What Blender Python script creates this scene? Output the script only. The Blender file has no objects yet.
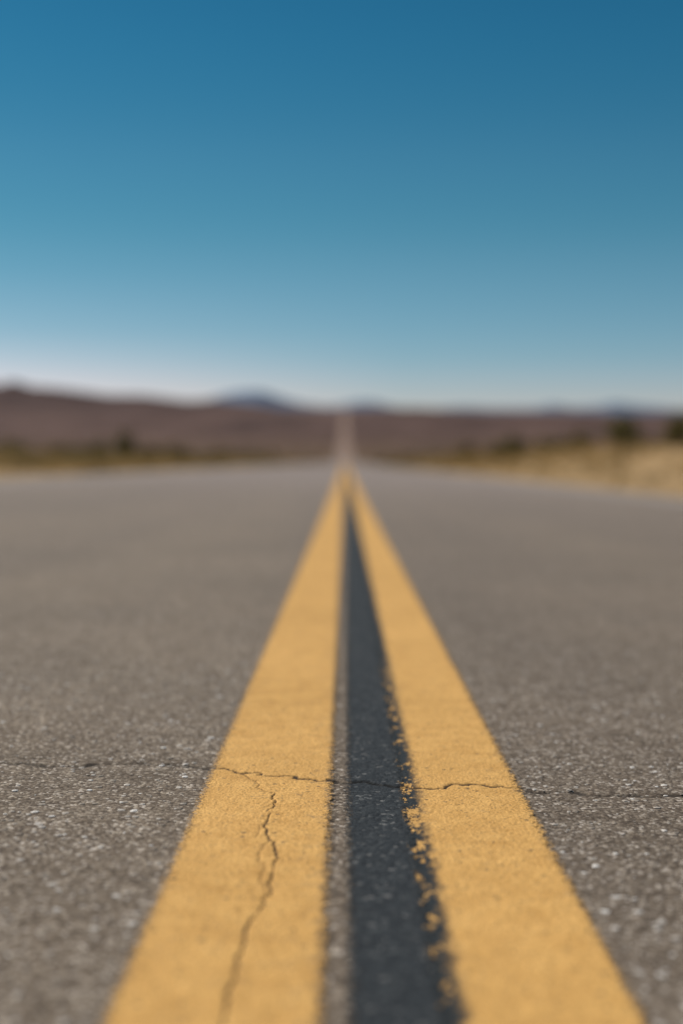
import bpy, math, random
import numpy as np
from mathutils import Vector
random.seed(4); rng=np.random.default_rng(7)
S=bpy.context.scene
S.view_settings.view_transform='Standard'; S.view_settings.look='None'
S.view_settings.exposure=0; S.view_settings.gamma=1
COL=S.collection

# ------------------------------------------------------------ noise helpers
def h2(i,j,k=0):
    i=i.astype(np.int64); j=j.astype(np.int64)
    n=(i*374761393+j*668265263+k*1274126177)&0xffffffff
    n=((n^(n>>13))*1274126177)&0xffffffff
    n=(n^(n>>16))&0xffffffff
    return n/4294967295.0
def vnoise(x,y,k=0):
    i=np.floor(x); j=np.floor(y); fx=x-i; fy=y-j
    fx=fx*fx*(3-2*fx); fy=fy*fy*(3-2*fy)
    a=h2(i,j,k);b=h2(i+1,j,k);c=h2(i,j+1,k);d=h2(i+1,j+1,k)
    return (a*(1-fx)+b*fx)*(1-fy)+(c*(1-fx)+d*fx)*fy
def fbm(x,y,o=4,k=0,g=.5):
    s=0;a=.5
    for n in range(o):
        s=s+a*vnoise(x*2**n,y*2**n,k+n); a*=g
    return s
def cells(x,y,k=0):
    i=np.floor(x); j=np.floor(y); best=np.full(x.shape,9.0); rv=np.zeros(x.shape)
    for di in(-1,0,1):
        for dj in(-1,0,1):
            cx=i+di+h2(i+di,j+dj,k); cy=j+dj+h2(i+di,j+dj,k+5)
            d=(x-cx)**2+(y-cy)**2; m=d<best
            best=np.where(m,d,best); rv=np.where(m,h2(i+di,j+dj,k+9),rv)
    return np.sqrt(best),rv
def sstep(a,b,x):
    t=np.clip((x-a)/(b-a),0,1); return t*t*(3-2*t)

# ------------------------------------------------------------ terrain profile
Q=1.5
def rise(y):
    y=y/Q
    d=np.maximum(y-350,0)
    z=.00142*np.minimum(d,1320)**1.49
    return Q*(z-np.maximum(y-1670,0)*.01)
def roadz(x,y):
    t=1-sstep(120,300,y)
    return -0.021*x*t+rise(y)
def groundz(x,y):
    base=roadz(np.clip(x,-4.6,3.9),y)-.035-np.clip(y,0,3000)*1.2e-4
    r=np.maximum(x-3.7,0); l=np.maximum(-x-4.5,0)
    near=1-sstep(90,260,y)
    bank=(.98*sstep(0,9,r)+.4*sstep(9,40,r))*near
    bankl=(.24*sstep(0,6,l)+.35*sstep(6,40,l))*near
    away=sstep(1,8,np.minimum(np.maximum(r,l),8))
    n=(fbm(x*.35,y*.35,4,3)-.47)*.40*away
    far=sstep(20,200,np.maximum(r,l))
    n2=(fbm(x*.01+7,y*.01,4,8)-.47)*10*far*sstep(400,1100,y)
    return base+bank+bankl+n+n2-8*sstep(60,500,r)*sstep(1000,2300,y)

def grid_mesh(name,X,Y,Z,attrs=None,smooth=True):
    r,c=X.shape
    co=np.stack([X,Y,Z],-1).reshape(-1,3).astype(np.float32)
    me=bpy.data.meshes.new(name)
    idx=np.arange(r*c).reshape(r,c)
    q=np.stack([idx[:-1,:-1],idx[:-1,1:],idx[1:,1:],idx[1:,:-1]],-1).reshape(-1,4)
    me.vertices.add(r*c); me.vertices.foreach_set('co',co.ravel())
    me.loops.add(q.size); me.loops.foreach_set('vertex_index',q.ravel().astype(np.int32))
    me.polygons.add(len(q)); me.polygons.foreach_set('loop_start',np.arange(0,q.size,4,dtype=np.int32))
    me.polygons.foreach_set('loop_total',np.full(len(q),4,dtype=np.int32))
    me.polygons.foreach_set('use_smooth',np.full(len(q),smooth))
    me.update(calc_edges=True); me.validate()
    for k,v in (attrs or {}).items():
        a=me.attributes.new(k,'FLOAT','POINT'); a.data.foreach_set('value',v.ravel().astype(np.float32))
    return me
def add(name,me,mat=None,**p):
    o=bpy.data.objects.new(name,me); COL.objects.link(o)
    if mat: me.materials.append(mat)
    for k,v in p.items(): o[k]=v
    return o

# ------------------------------------------------------------ material helpers
class M:
    def __init__(s,name):
        s.m=bpy.data.materials.new(name); s.m.use_nodes=True; s.t=s.m.node_tree
        s.b=s.t.nodes['Principled BSDF']; s.out=s.t.nodes['Material Output']
        s.geo=s.n('ShaderNodeNewGeometry'); s.pos=s.geo.outputs['Position']
    def n(s,t,**k):
        x=s.t.nodes.new(t)
        for a,b in k.items(): setattr(x,a,b)
        return x
    def l(s,a,b): s.t.links.new(a,b)
    def put(s,sock,v):
        if hasattr(v,'is_linked') or isinstance(v,bpy.types.NodeSocket): s.l(v,sock)
        else: sock.default_value=v
    def noise(s,scale,detail=3,rough=.55,vec=None):
        x=s.n('ShaderNodeTexNoise'); x.inputs['Scale'].default_value=scale
        x.inputs['Detail'].default_value=detail; x.inputs['Roughness'].default_value=rough
        s.l(vec or s.pos,x.inputs['Vector']); return x.outputs['Fac']
    def stretch(s,v):
        x=s.n('ShaderNodeVectorMath',operation='MULTIPLY'); s.l(s.pos,x.inputs[0]); x.inputs[1].default_value=v
        return x.outputs[0]
    def vor(s,scale):
        x=s.n('ShaderNodeTexVoronoi'); x.inputs['Scale'].default_value=scale; s.l(s.pos,x.inputs['Vector'])
        sp=s.n('ShaderNodeSeparateColor'); s.l(x.outputs['Color'],sp.inputs[0])
        return x.outputs['Distance'],sp.outputs[0],sp.outputs[1]
    def mr(s,v,a,b,c=0,d=1):
        x=s.n('ShaderNodeMapRange'); s.l(v,x.inputs[0])
        for i,q in enumerate((a,b,c,d)): x.inputs[i+1].default_value=q
        return x.outputs[0]
    def math(s,op,a,b=0.):
        x=s.n('ShaderNodeMath',operation=op); s.put(x.inputs[0],a); s.put(x.inputs[1],b); return x.outputs[0]
    def mix(s,f,a,b,mode='MIX'):
        x=s.n('ShaderNodeMix',data_type='RGBA',blend_type=mode)
        s.put(x.inputs[0],f)
        for i,q in((6,a),(7,b)):
            if isinstance(q,tuple): q=(*q,1)
            s.put(x.inputs[i],q)
        return x.outputs[2]
    def ramp(s,v,st):
        x=s.n('ShaderNodeValToRGB'); e=x.color_ramp.elements
        while len(e)<len(st): e.new(.5)
        for i,(p,c) in enumerate(st): e[i].position=p; e[i].color=(*c,1)
        s.l(v,x.inputs[0]); return x.outputs[0]
    def attr(s,n):
        x=s.n('ShaderNodeAttribute'); x.attribute_name=n; return x.outputs['Fac']
    def y(s):
        x=s.n('ShaderNodeSeparateXYZ'); s.l(s.pos,x.inputs[0]); return x.outputs[1]
    def bump(s,h,st,dist):
        x=s.n('ShaderNodeBump'); x.inputs['Strength'].default_value=st; x.inputs['Distance'].default_value=dist
        s.l(h,x.inputs['Height']); s.l(x.outputs[0],s.b.inputs['Normal'])
    def fin(s,col,rough=.85,spec=.3):
        s.put(s.b.inputs['Base Color'],(*col,1) if isinstance(col,tuple) else col)
        s.b.inputs['Roughness'].default_value=rough; s.b.inputs['Specular IOR Level'].default_value=spec
        return s.m

def asphalt():
    a=M('asphalt'); d,r,g=a.vor(330)
    c=a.ramp(r,[(0,(.085,.063,.047)),(.4,(.17,.136,.104)),(.75,(.26,.215,.168)),(.92,(.40,.35,.29)),(1,(.62,.57,.52))])
    c=a.mix(a.mr(d,.3,.8,0,.55),c,(.06,.046,.036))
    d3,r3,g3=a.vor(150)   # larger embedded chips
    chip=a.math('MULTIPLY',a.mr(r3,.86,.9),a.mr(d3,.42,.3)); c=a.mix(a.math('MULTIPLY',chip,.7),c,a.ramp(g3,[(0,(.10,.08,.065)),(.5,(.30,.25,.20)),(1,(.60,.55,.50))]))
    f=a.noise(900,2); c=a.mix(1,c,a.ramp(f,[(.3,(.7,.7,.7)),(.7,(1.35,1.33,1.3))]),'MULTIPLY')
    p=a.noise(1.6,4); c=a.mix(1,c,a.ramp(p,[(.3,(.88,.88,.88)),(.7,(1.12,1.11,1.10))]),'MULTIPLY')
    p=a.noise(30,4,.65); c=a.mix(1,c,a.ramp(p,[(.3,(.78,.75,.72)),(.7,(1.18,1.18,1.18))]),'MULTIPLY')
    w=a.noise(1,3,.5,a.stretch((1.6,.05,1))); c=a.mix(1,c,a.ramp(w,[(.35,(.88,.88,.9)),(.65,(1.1,1.09,1.07))]),'MULTIPLY')
    cr=a.attr('crack'); c=a.mix(cr,c,(.02,.017,.015))
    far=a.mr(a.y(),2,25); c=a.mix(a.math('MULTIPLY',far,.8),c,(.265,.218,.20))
    far2=a.mr(a.y(),300,900); c=a.mix(far2,c,(.235,.155,.12))  # far stretch: dusty tan with aerial haze painted into the colour
    hb=a.math('SUBTRACT',1.,d); a.bump(a.math('ADD',hb,a.math('MULTIPLY',f,.5)),.35,.0014)
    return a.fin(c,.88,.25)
def paint(col,dark,name):
    a=M(name); f=a.noise(480,3,.65); g=a.noise(60,4,.65); big=a.noise(3,3,.4)
    c=a.mix(1,col,a.ramp(f,[(.32,(.62,.57,.48)),(.5,(1,1,1)),(.7,(1.17,1.20,1.30))]),'MULTIPLY')
    c=a.mix(1,c,a.ramp(big,[(.3,(.93,.92,.90)),(.7,(1.05,1.05,1.07))]),'MULTIPLY')
    md=a.noise(28,5,.7); c=a.mix(1,c,a.ramp(md,[(.3,(.84,.80,.74)),(.65,(1.05,1.06,1.09))]),'MULTIPLY')
    d,r,q=a.vor(280)
    pin=a.math('MULTIPLY',a.mr(r,.82,.87),a.mr(d,.5,.25)); c=a.mix(a.math('MULTIPLY',pin,.65),c,(.19,.125,.06))
    d2,r2,q2=a.vor(120)
    pin=a.math('MULTIPLY',a.mr(r2,.93,.945),a.mr(d2,.32,.2)); c=a.mix(a.math('MULTIPLY',pin,.8),c,(.09,.068,.045))
    wear=a.math('MULTIPLY',a.mr(a.math('ADD',g,a.attr('wear')),.60,.86),.9)
    wear=a.math('MULTIPLY',wear,a.mr(a.noise(380,3,.7),.42,.56))
    c=a.mix(wear,c,(.18,.135,.09))
    c=a.mix(a.attr('dark'),c,dark)
    c=a.mix(a.attr('crack'),c,(.035,.02,.01))
    e=a.math('ADD',a.math('DIVIDE',a.attr('edge'),.010),a.math('MULTIPLY',a.math('SUBTRACT',a.noise(240,4,.78),.5),3.8))
    al=a.mr(e,.2,.7)
    a.l(al,a.b.inputs['Alpha'])
    a.bump(a.math('ADD',f,a.math('MULTIPLY',d,-.8)),.5,.0015)
    return a.fin(c,.8,.25)
SEAL=(.022,.027,.031)
def sealant():
    a=M('black_sealant'); d,r,g=a.vor(260); f=a.noise(500,3)
    c=a.ramp(r,[(0,(.018,.022,.027)),(.85,(.036,.042,.048)),(.95,(.06,.066,.07)),(1,(.16,.16,.16))])
    c=a.mix(1,c,a.ramp(f,[(.3,(.7,.7,.7)),(.7,(1.3,1.3,1.3))]),'MULTIPLY')
    c=a.mix(a.attr('crack'),c,(.004,.004,.004))
    e=a.math('ADD',a.math('DIVIDE',a.attr('edge'),.012),a.math('MULTIPLY',a.math('SUBTRACT',a.noise(260,4,.7),.5),2.6))
    a.l(a.mr(e,.1,.8),a.b.inputs['Alpha'])
    a.bump(a.math('ADD',f,a.math('MULTIPLY',d,-1.)),.5,.002)
    return a.fin(c,.88,.22)

# ------------------------------------------------------------ cracks
def wiggle(pts,n=5,amp=.006,rel=.22):
    pts=[np.array(p,float) for p in pts]
    for _ in range(n-2):
        o=[pts[0]]
        for a,b in zip(pts[:-1],pts[1:]):
            L=np.linalg.norm(b-a); m=(a+b)/2+rng.normal(0,1,2)*min(amp,L*rel)
            o+=[m,b]
        pts=o; amp*=.7
    return np.array(pts)
CR=[]  # polyline, width, strength
CR.append((wiggle([(-.0652,1.304),(-.0625,1.26),(-.0660,1.21),(-.0618,1.15),(-.051,1.094),(-.054,1.04),(-.056,.995),(-.0649,.923),(-.0646,.835),(-.0662,.785),(-.070,.7),(-.068,.55)],6,.0024,.16),.00045,1.))
CR.append((wiggle([(-.0622,1.15),(-.0675,1.11),(-.061,1.06),(-.055,1.0)],5,.002,.12),.00025,.6))
CR.append((wiggle([(-.0660,1.21),(-.0715,1.185),(-.073,1.15)],4,.002,.15),.0002,.55))
CR.append((wiggle([(-.051,1.094),(-.0465,1.085)],4,.001,.15),.0003,.6))
CR.append((wiggle([(-.10,1.385),(-.082,1.345),(-.0652,1.304)],5,.003,.2),.0004,.7))
CR.append((wiggle([(-.7,1.45),(-.35,1.42),(-.2,1.432),(-.133,1.412),(-.09,1.392),(-.05,1.382),(-.01,1.367),(.02,1.37),(.06,1.35),(.1,1.356),(.167,1.355),(.27,1.338),(.45,1.355),(.75,1.34)],7,.008),.0016,1.))
def crackfield(X,Y,ww=1.):
    out=np.zeros(X.shape); m=(Y>.5)&(Y<1.7)&(np.abs(X)<.78)
    x=X[m];y=Y[m]; 
    if x.size==0: return out
    best=np.zeros(x.shape)
    for P,w,s in CR:
        lo=P.min(0)-.02; hi=P.max(0)+.02
        sel=np.where((x>lo[0])&(x<hi[0])&(y>lo[1])&(y<hi[1]))[0]
        xs=x[sel]; ys=y[sel]; dd=np.full(xs.shape,9.)
        for a,b in zip(P[:-1],P[1:]):
            ab=b-a; t=np.clip(((xs-a[0])*ab[0]+(ys-a[1])*ab[1])/max(ab@ab,1e-9),0,1)
            dd=np.minimum(dd,np.hypot(xs-a[0]-t*ab[0],(ys-a[1]-t*ab[1])))
        wv=w*ww*(.3+1.6*vnoise(xs*90,ys*45,31))
        best[sel]=np.maximum(best[sel],s*(1-sstep(wv*.6,wv*1.5+.0005,dd)))
    out[m]=best; return out

# ------------------------------------------------------------ rows
rows=[.45]
while rows[-1]<6: rows.append(rows[-1]+.0022*rows[-1]**1.5)
near_rows=np.array(rows)
far_rows=[6.3]
while far_rows[-1]<340*Q: far_rows.append(far_rows[-1]*1.06)
far_rows=[r for r in far_rows if r<345*Q]+list(np.arange(350*Q,1760*Q,20.))
far_rows=np.array(far_rows)
back=np.array([-14.,-8,-4,-2,-1,0,.2,.35])
ALL=np.concatenate([back,near_rows,far_rows])
def rough(x,y):
    d,r=cells(x*220,y*220,2); d2,r2=cells(x*90,y*90,12)
    h=(1-np.minimum(d,1)**2)*(.3+.7*r)*.0008+(1-np.minimum(d2,1)**2)*(r2>.75)*.0005
    return (h-.0006)*(1-sstep(4,6,y))*sstep(.35,.5,y)
# road
N=540; u=np.linspace(-1,1,N)
w=np.minimum(.27*np.maximum(ALL,0)+.28,3.3)
Xi=u[None,:]*w[:,None]
X=np.concatenate([np.full((len(ALL),1),-4.5),np.full((len(ALL),1),-3.9),Xi,np.full((len(ALL),1),3.45),np.full((len(ALL),1),3.7)],1)
Y=np.repeat(ALL[:,None],X.shape[1],1)
C=crackfield(X,Y,1.6)
Z=roadz(X,Y)+rough(X,Y)-C*.002
me=grid_mesh('road',X,Y,Z,{'crack':C*.78})
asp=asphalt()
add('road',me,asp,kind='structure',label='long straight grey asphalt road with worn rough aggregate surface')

def stripe(name,x0,x1,mat,label,lift=.0018,dx=.0009,smooth_fill=.55,fn=None,ystart=-14,ww=1.):
    n=int(round((x1-x0)/dx))+1
    xs=np.linspace(x0,x1,n)
    YY=ALL[ALL>=ystart]
    X,Y=np.meshgrid(xs,YY); C=crackfield(X,Y,ww)
    edge=np.minimum(X-x0,x1-X)
    at={'crack':C,'edge':np.where(Y>20,.05,edge),'wear':np.zeros(X.shape),'dark':np.zeros(X.shape)}
    if fn: fn(X,Y,at)
    Z=roadz(X,Y)+rough(X,Y)*smooth_fill+lift+np.maximum(Y,0)*5e-5-at['crack']*.0012
    return add(name,grid_mesh(name,X,Y,Z,at),mat,kind='structure',label=label)
yellow=paint((.70,.405,.125),SEAL,'yellow_road_paint')
white=paint((.62,.60,.58),SEAL,'white_road_paint')
def fl(X,Y,at):
    s=np.exp(-((X+.030)/.006)**2)*.08+np.exp(-((X+.012)/.008)**2)*.18
    at['wear']=s+.20*np.exp(-(at['edge']/.009)**2)+.09*(fbm(X*30,Y*9,3,5)-.5)
def fr(X,Y,at):
    n=fbm(X*220,Y*110,4,40,.65); n2=fbm(X*20+5,Y*9,3,44)
    lim=.0675+.003*(n2-.5)
    over=1-sstep(-.005,.007,X-lim+(n-.6)*.010)
    v=fbm(X*130,Y*65,6,60,.72)/1.6
    clump=vnoise(X*0+3,Y*6.5,61)*.65+vnoise(X*0+9,Y*17,62)*.35
    fk=sstep(.5,.545,v-np.abs(X-.0600)/.006*.07+.42*(clump-.50))
    fk=np.maximum(fk,.9*sstep(.575,.61,v-np.abs(X-.054)/.02*.05))
    win=sstep(.45,.5,Y)*(1-sstep(1.9,2.4,Y))
    at['dark']=np.clip(over*(1-fk*win*.92),0,1)
    at['edge']=np.where(Y>20,.05,np.minimum(X-.050,.1705-X))
    at['wear']=.20*np.exp(-((.1705-X)/.009)**2)+.12*np.exp(-((X-.070)/.007)**2)+.09*(fbm(X*30,Y*9,3,15)-.5)
seal=sealant()
stripe('sealant_strip',-.002,.0665,seal,'black sealant band between the two yellow centre lines',lift=.0006,smooth_fill=.9,dx=.0015,ww=1.5)
stripe('yellow_centre_line',-.135,-.0092,yellow,'cracked worn yellow painted centre line on the asphalt',fn=fl)
stripe('yellow_centre_line',.050,.1705,yellow,'yellow painted centre line with flaked black overspray along its edge',fn=fr)
stripe('white_edge_line',3.02,3.14,white,'faded white painted line along the road edge',dx=.04,lift=.004)
stripe('white_edge_line',-3.72,-3.6,white,'faded white painted line along the road edge',dx=.04,lift=.004)

# embedded pale stones in the asphalt, worn nearly flush
def stones():
    V=[];F=[];b=[(0,0,1),(.89,0,.45),(.28,.85,.45),(-.72,.53,.45),(-.72,-.53,.45),(.28,-.85,.45),(.72,.53,-.45),(-.28,.85,-.45),(-.89,0,-.45),(-.28,-.85,-.45),(.72,-.53,-.45),(0,0,-1)]
    f=[(0,1,2),(0,2,3),(0,3,4),(0,4,5),(0,5,1),(1,6,2),(2,7,3),(3,8,4),(4,9,5),(5,10,1),(6,7,2),(7,8,3),(8,9,4),(9,10,5),(10,6,1),(11,7,6),(11,8,7),(11,9,8),(11,10,9),(11,6,10)]
    tone=[]
    for i in range(10000):
        y=random.uniform(.5,4.5) if i%2 else random.uniform(.5,2.2); x=random.uniform(-1,1)*(.27*y+.25)
        if -.139<x<.174: 
            if not(.004<x<.046 and random.random()<.15): continue
        s=random.choice([.001,.0012,.0014,.0017,.002,.0023,.0028,.0036])
        if abs(x)<.1: s=min(s,.0015)
        a=random.random()*6.28
        z=float(roadz(np.array(x),np.array(y)))-s*.05+.0001; t=random.random(); o=len(V)
        for q in b:
            k=1+random.uniform(-.2,.2); px,py=q[0]*s*k*1.2,q[1]*s*k
            V.append((x+px*math.cos(a)-py*math.sin(a),y+px*math.sin(a)+py*math.cos(a),z+q[2]*s*.26)); tone.append(t)
        F+= [tuple(o+j for j in t3) for t3 in f]
    me=bpy.data.meshes.new('aggregate'); me.from_pydata(V,[],F); me.update()
    at=me.attributes.new('tone','FLOAT','POINT'); at.data.foreach_set('value',tone)
    a=M('pale_stone'); c=a.ramp(a.attr('tone'),[(0,(.20,.16,.125)),(.45,(.34,.29,.24)),(.8,(.50,.455,.41)),(1,(.72,.69,.66))])
    c=a.mix(1,c,a.ramp(a.noise(600),[(.3,(.75,.75,.75)),(.7,(1.2,1.2,1.2))]),'MULTIPLY')
    add('gravel',me,a.fin(c,.65,.35),kind='stuff',label='pale aggregate stones embedded in the worn asphalt')
stones()

# ------------------------------------------------------------ ground
gx=np.concatenate([-np.geomspace(3800,30,60),-np.linspace(29,5,40),[-4.6,-4.5,-2,0,2,3.7,3.85],np.linspace(4.2,30,45),np.geomspace(31,3800,60)])
gy=np.concatenate([np.linspace(-60,-5,8),np.linspace(-3,60,110),np.geomspace(61,345*Q,75),np.arange(350*Q,1760*Q,20.),np.geomspace(1780*Q,13000,40)])
GX,GY=np.meshgrid(gx,gy)
GZ=groundz(GX,GY)
a=M('desert_soil')
y=a.y(); xx=a.n('ShaderNodeSeparateXYZ'); a.l(a.pos,xx.inputs[0])
sand=a.ramp(a.noise(2.5,6,.65),[(.3,(.28,.18,.09)),(.6,(.46,.31,.16)),(.8,(.56,.41,.23))])
pt=a.noise(.45,5,.65); sand=a.mix(a.mr(pt,.48,.6,0,.7),sand,(.21,.145,.068))
olive=a.ramp(a.noise(.5,5,.65),[(.35,(.13,.09,.045)),(.5,(.26,.185,.09)),(.65,(.42,.30,.17))])
lf=a.mr(xx.outputs[0],-5.5,-9); c=a.mix(lf,sand,olive)
far=a.mr(a.math('ADD',y,a.math('MULTIPLY',a.noise(.02,4),120.)),110,380)
mid=a.ramp(a.noise(.03,6,.7),[(.35,(.10,.066,.040)),(.65,(.19,.122,.070))])
c=a.mix(far,c,mid)
f2=a.mr(y,500,1400)
br=a.ramp(a.noise(.009,7,.65,a.stretch((1,.3,1))),[(.35,(.064,.038,.034)),(.5,(.104,.062,.053)),(.65,(.155,.096,.082))])
c=a.mix(f2,c,br)
a.bump(a.noise(12,6,.7),.6,.05)
me=grid_mesh('ground',GX,GY,GZ); add('ground',me,a.fin(c,.95,.1),kind='structure',label='sandy desert ground rising to a brown plain')

# ------------------------------------------------------------ hills
def ridge(name,D,prof,depth,base,mat,amp,label,seed,step):
    xs=np.arange(prof[0][0],prof[-1][0],step); px=[p[0] for p in prof]; pz=[p[1] for p in prof]
    t=np.linspace(-1,1,41); X,T=np.meshgrid(xs,t)
    H=np.interp(X,px,pz)
    fall=(1-np.abs(T))**1.15
    n=fbm(X/step/9,T*6+seed,5,seed)-.47
    Z=base+(H-base)*fall+amp*n*(fall*.8+.1)*(1-.6*(np.abs(T)<.03))
    Yc=D+T*depth+(fbm(X/step/20,T*0,3,seed+4)-.5)*depth*.3
    add(name,grid_mesh(name,X,Yc,Z),mat,kind='structure',label=label)
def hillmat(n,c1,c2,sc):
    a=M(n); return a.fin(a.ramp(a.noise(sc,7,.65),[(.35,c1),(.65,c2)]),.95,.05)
D=4400; k=D/1422.
P=[(-900,355),(-500,362),(-200,374),(-60,381),(0,385),(15,381),(35,387),(80,392),(110,396),(150,397),(190,402),(215,401),(260,406),(300,412),(345,418),(500,424),(900,428)]
ridge('hills',D,[((p-345)*k,(462-q)*k) for p,q in P],1000,40,hillmat('brown_hill',(.064,.044,.044),(.112,.074,.068),.005),20,'low brown desert hills',3,18.)
D=11500; k=D/1422.
P=[(-600,390),(-100,396),(150,402),(200,402),(222,395),(240,392),(262,392),(280,398),(300,404),(325,407),(342,405),(354,402),(372,402),(386,406),(400,409),(430,410),(460,407),(490,409),(535,409),(552,405),(570,408),(598,407),(612,403),(635,406),(683,410),(800,404),(1300,396)]
ridge('mountains',D,[((p-345)*k,(462-q)*k) for p,q in P],1700,60,hillmat('haze_blue_mountain',(.11,.165,.25),(.155,.20,.285),.002),50,'distant hazy blue mountains',9,50.)  # aerial haze is painted into the bluish base colours

# ------------------------------------------------------------ shrubs
def leafmat(n,c1,c2):
    a=M(n); v=a.noise(3.5,3); f=a.noise(25,2)
    c=a.mix(1,a.ramp(v,[(.35,c1),(.65,c2)]),a.ramp(f,[(.3,(.6,.6,.6)),(.7,(1.3,1.3,1.3))]),'MULTIPLY')
    m=a.fin(c,.8,.15)
    tr=a.n('ShaderNodeBsdfTranslucent'); a.l(c,tr.inputs[0]); mx=a.n('ShaderNodeMixShader'); mx.inputs[0].default_value=.3
    a.l(a.b.outputs[0],mx.inputs[1]); a.l(tr.outputs[0],mx.inputs[2]); a.l(mx.outputs[0],a.out.inputs[0])
    return m
LM=[leafmat('creosote_leaf',(.10,.092,.036),(.20,.165,.062)),leafmat('sage_leaf',(.16,.13,.06),(.30,.22,.10))]
SM=M('shrub_bark').fin((.09,.065,.045),.9,.1)
def bush_mesh(seed,nl=2400):
    r=random.Random(seed); V=[];F=[];tips=[]
    SV=[];SF=[]
    def tube(a,b,ra,rb):
        d=(b-a).normalized(); s=d.orthogonal().normalized(); t=d.cross(s); o=len(SV)
        for p,q in((a,ra),(b,rb)):
            for i in range(5):
                an=i*1.2566; SV.append(tuple(p+s*math.cos(an)*q+t*math.sin(an)*q))
        for i in range(5): SF.append((o+i,o+(i+1)%5,o+5+(i+1)%5,o+5+i))
    for i in range(13):
        az=r.random()*6.28; ti=r.uniform(.05,.95); L=r.uniform(.6,.9)*(1.08-.25*ti)
        d=Vector((math.cos(az)*math.sin(ti),math.sin(az)*math.sin(ti),math.cos(ti)))
        p=Vector((r.uniform(-.06,.06),r.uniform(-.06,.06),-.05)); m=p+d*L*.5+Vector((0,0,.03)); e=m+(d+Vector((0,0,.3))).normalized()*L*.45
        tube(p,m,.018,.011); tube(m,e,.011,.005); tips+=[(e,.18),(m.lerp(e,.5),.16)]
        for j in range(3):
            q=m.lerp(e,r.random()); g=q+Vector((r.gauss(0,1),r.gauss(0,1),r.uniform(.2,1))).normalized()*L*.25
            tube(q,g,.006,.003); tips.append((g,.13))
    for i in range(nl):
        c,s=r.choice(tips); p=c+Vector((r.gauss(0,s*.55),r.gauss(0,s*.55),r.gauss(0,s*.45)))
        if p.z<.02: p.z=r.uniform(.02,.2)
        n=Vector((r.gauss(0,1),r.gauss(0,1),r.gauss(0,1))).normalized(); a=n.orthogonal().normalized(); b=n.cross(a)
        k=r.uniform(.014,.028); o=len(V)
        V+= [tuple(p-a*k*1.7),tuple(p-b*k),tuple(p+a*k*1.7),tuple(p+b*k)]; F.append((o,o+1,o+2,o+3))
    f=bpy.data.meshes.new('foliage'); f.from_pydata(V,[],F); f.update()
    s=bpy.data.meshes.new('stems'); s.from_pydata(SV,[],SF); s.materials.append(SM); s.update()
    return f,s
VAR=[]
for i in range(4):
    f,s=bush_mesh(20+i); f.materials.append(LM[0 if i<2 else 1]); VAR.append((f,s))
def gz(x,y): return float(groundz(np.array([float(x)]),np.array([float(y)]))[0])
def bush(x,y,sc,var,label,w=1.):
    e=bpy.data.objects.new('desert_shrub',None); COL.objects.link(e); e.empty_display_size=.2
    e.location=(x,y,gz(x,y)); e.scale=(sc*w,sc*w,sc); e.rotation_euler=(0,0,random.random()*6.28)
    e['label']=label; e['category']='shrub'; e['group']='shrubs scattered along the roadside'
    for nm,m in zip(('foliage','stems'),VAR[var]):
        o=bpy.data.objects.new(nm,m); COL.objects.link(o); o.parent=e
D1='dark green rounded creosote shrub on the sandy verge'
D2='dry olive sagebrush low on the desert verge'
for (x,y,s,v,l,w) in [
  (-9.6,62,1.6,0,'tall dark green creosote shrub beside the road',.62),
  (-11.9,63,.85,1,D1,1.5),(-13.4,66,.8,2,D2,1.5),(-15.2,66,.9,1,D1,1.4),(-10.9,80,1.,2,D2,1.4),(-8.4,75,.8,3,D2,1.5),(-12.6,52,.5,3,D2,1.6),
  (11.9,60,1.55,0,'large rounded dark creosote shrub on the sandy bank',1.0),
  (10.6,45,1.3,1,'upright dark creosote shrub on the sandy bank',.75),
  (13.6,82,1.2,1,D1,1.1),(11.0,92,1.45,0,D1,1.1),(14.6,105,1.3,2,D2,1.3),(17.8,88,1.,2,D2,1.1),(9.6,112,1.3,3,D2,1.5),(16,70,.9,3,D2,1.4),(10.2,73,.7,3,D2,1.5),(9.0,85,.8,2,D2,1.5)]:
    bush(x,y,s,v,l,w)
for i in range(170):
    y=random.uniform(65,240); side=random.choice((-1,1)); x=side*random.uniform(7.5,8+y*.2)
    v=random.choice((1,1,2,3)); bush(x,y,random.uniform(.6,1.25),v,D1 if v==1 else D2,random.uniform(1,1.6))

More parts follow.
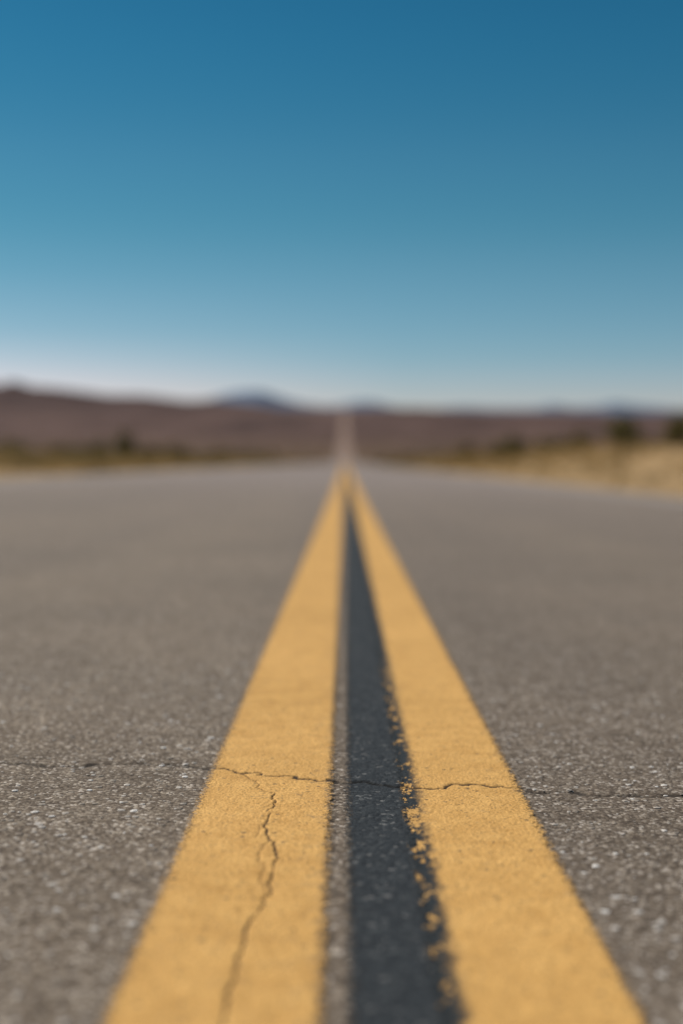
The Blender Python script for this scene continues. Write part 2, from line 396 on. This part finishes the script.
# dry grass, one mass
def grass():
    n=13000; V=[];F=[]
    ys=rng.uniform(9,210,n)
    for i in range(n):
        y=float(ys[i]); side=1 if random.random()<.43 else -1
        x=(3.9+abs(random.gauss(0,1))*(1.5+y*.09)+ (1.2 if random.random()<.7 else 0)) if side>0 else -(4.9+abs(random.gauss(0,1))*(2+y*.09))
        if side>0 and y<60 and random.random()<.6: continue
        if float(vnoise(np.array(x*.35),np.array(y*.12),77))<(.45 if side<0 else .35): continue
        z=gz(x,y); hgt=random.uniform(.12,.40)*(1 if side<0 else .85)*(1+y/180)
        if abs(x)<6.5: hgt*=.6
        for b in range(7):
            a=random.random()*6.28; l=random.uniform(.2,.8)*hgt; w=.006+y*.0003
            bx,by=x+random.gauss(0,.07),y+random.gauss(0,.07); tx,ty=bx+math.cos(a)*l,by+math.sin(a)*l
            o=len(V); V+= [(bx-w,by,z-.02),(bx+w,by,z-.02),(tx,ty,z+hgt*random.uniform(.7,1))]; F.append((o,o+1,o+2))
    me=bpy.data.meshes.new('dry_grass'); me.from_pydata(V,[],F); me.update()
    a=M('dry_grass'); c=a.ramp(a.noise(.3,5,.65),[(.36,(.17,.125,.055)),(.5,(.38,.265,.115)),(.66,(.64,.45,.23))])
    m=a.fin(c,.85,.1)
    tr=a.n('ShaderNodeBsdfTranslucent'); a.l(c,tr.inputs[0]); mx=a.n('ShaderNodeMixShader'); mx.inputs[0].default_value=.35
    a.l(a.b.outputs[0],mx.inputs[1]); a.l(tr.outputs[0],mx.inputs[2]); a.l(mx.outputs[0],a.out.inputs[0])
    add('dry_grass',me,m,kind='stuff',label='tufts of dry yellow grass along the verges')
grass()
def scrub():
    V=[];F=[]
    for i in range(6800):
        y=180+1900*random.random()**1.7; x=random.uniform(-1,1)*(15+y*.42)
        if -9<x<8: continue
        z=gz(x,y); s=random.uniform(.4,1.1)*(1+y/1400)
        for b in range(9):
            p=Vector((x+random.gauss(0,s*.5),y+random.gauss(0,s*.5),z+random.uniform(.1,.9)*s)); k=s*random.uniform(.2,.35)
            o=len(V); 
            for q in range(3): V.append(tuple(p+Vector((random.gauss(0,k),random.gauss(0,k),random.gauss(0,k)))))
            F.append((o,o+1,o+2))
    me=bpy.data.meshes.new('desert_scrub'); me.from_pydata(V,[],F); me.update()
    add('desert_scrub',me,leafmat('far_scrub',(.080,.058,.034),(.15,.108,.058)),kind='stuff',label='scattered low scrub covering the distant plain')
scrub()

# ------------------------------------------------------------ light
EL=math.radians(42); AZ=math.radians(-62)
W=bpy.data.worlds.new('World'); S.world=W; W.use_nodes=True; t=W.node_tree
bg=t.nodes['Background']; sky=t.nodes.new('ShaderNodeTexSky'); sky.sky_type='NISHITA'; sky.sun_disc=False
sky.sun_elevation=EL; sky.sun_rotation=AZ; sky.altitude=900; sky.air_density=1.; sky.dust_density=.8; sky.ozone_density=2.
tc=t.nodes.new('ShaderNodeTexCoord'); sp=t.nodes.new('ShaderNodeSeparateXYZ'); t.links.new(tc.outputs['Generated'],sp.inputs[0])
def wramp(src,st,ip='LINEAR'):
    rp=t.nodes.new('ShaderNodeValToRGB'); e=rp.color_ramp.elements; rp.color_ramp.interpolation=ip
    while len(e)<len(st): e.new(.5)
    for i,(p,c) in enumerate(st): e[i].position=p; e[i].color=(*c,1)
    t.links.new(src,rp.inputs[0]); return rp.outputs[0]
def wmix(mode,f,a,b):
    m=t.nodes.new('ShaderNodeMix'); m.data_type='RGBA'; m.blend_type=mode; m.inputs[0].default_value=f
    t.links.new(a,m.inputs[6]); t.links.new(b,m.inputs[7]); return m.outputs[2]
grade=wramp(sp.outputs[2],[(0,(1.18,.83,.93)),(.03,(.92,.78,.85)),(.07,(.57,.70,.77)),(.147,(.31,.61,.64)),(.22,(.185,.54,.59)),(.305,(.105,.48,.56)),(1,(.12,.42,.5))],'CARDINAL')
c=wmix('MULTIPLY',1,sky.outputs[0],grade)
# low dust haze, thicker toward the sun side
hz=wramp(sp.outputs[2],[(0,(1,1,1)),(.05,(.75,.75,.75)),(.09,(.14,.14,.14)),(.13,(0,0,0))])
mr=t.nodes.new('ShaderNodeMapRange'); t.links.new(sp.outputs[0],mr.inputs[0])
for i,q in enumerate((.04,-.28,0,1)): mr.inputs[i+1].default_value=q
az=wramp(mr.outputs[0],[(0,(0,0,0)),(1,(3.6,1.8,1.7))])
c=wmix('ADD',1,c,wmix('MULTIPLY',1,hz,az))
t.links.new(c,bg.inputs[0]); bg.inputs[1].default_value=.1
sl=bpy.data.lights.new('sun','SUN'); sl.energy=4.95; sl.angle=math.radians(.5); sl.color=(1,.91,.79)
so=bpy.data.objects.new('sun',sl); COL.objects.link(so)
d=Vector((math.sin(AZ)*math.cos(EL),math.cos(AZ)*math.cos(EL),math.sin(EL)))
so.rotation_euler=d.to_track_quat('Z','Y').to_euler()

# ------------------------------------------------------------ camera
cd=bpy.data.cameras.new('camera'); co=bpy.data.objects.new('camera',cd); COL.objects.link(co); S.camera=co
cd.lens=50; cd.sensor_width=36; cd.clip_start=.02; cd.clip_end=40000
co.location=(0,0,.310); co.rotation_euler=(math.radians(90-2.02),0,math.radians(.14))
cd.dof.use_dof=True; cd.dof.focus_distance=1.32; cd.dof.aperture_fstop=2.4
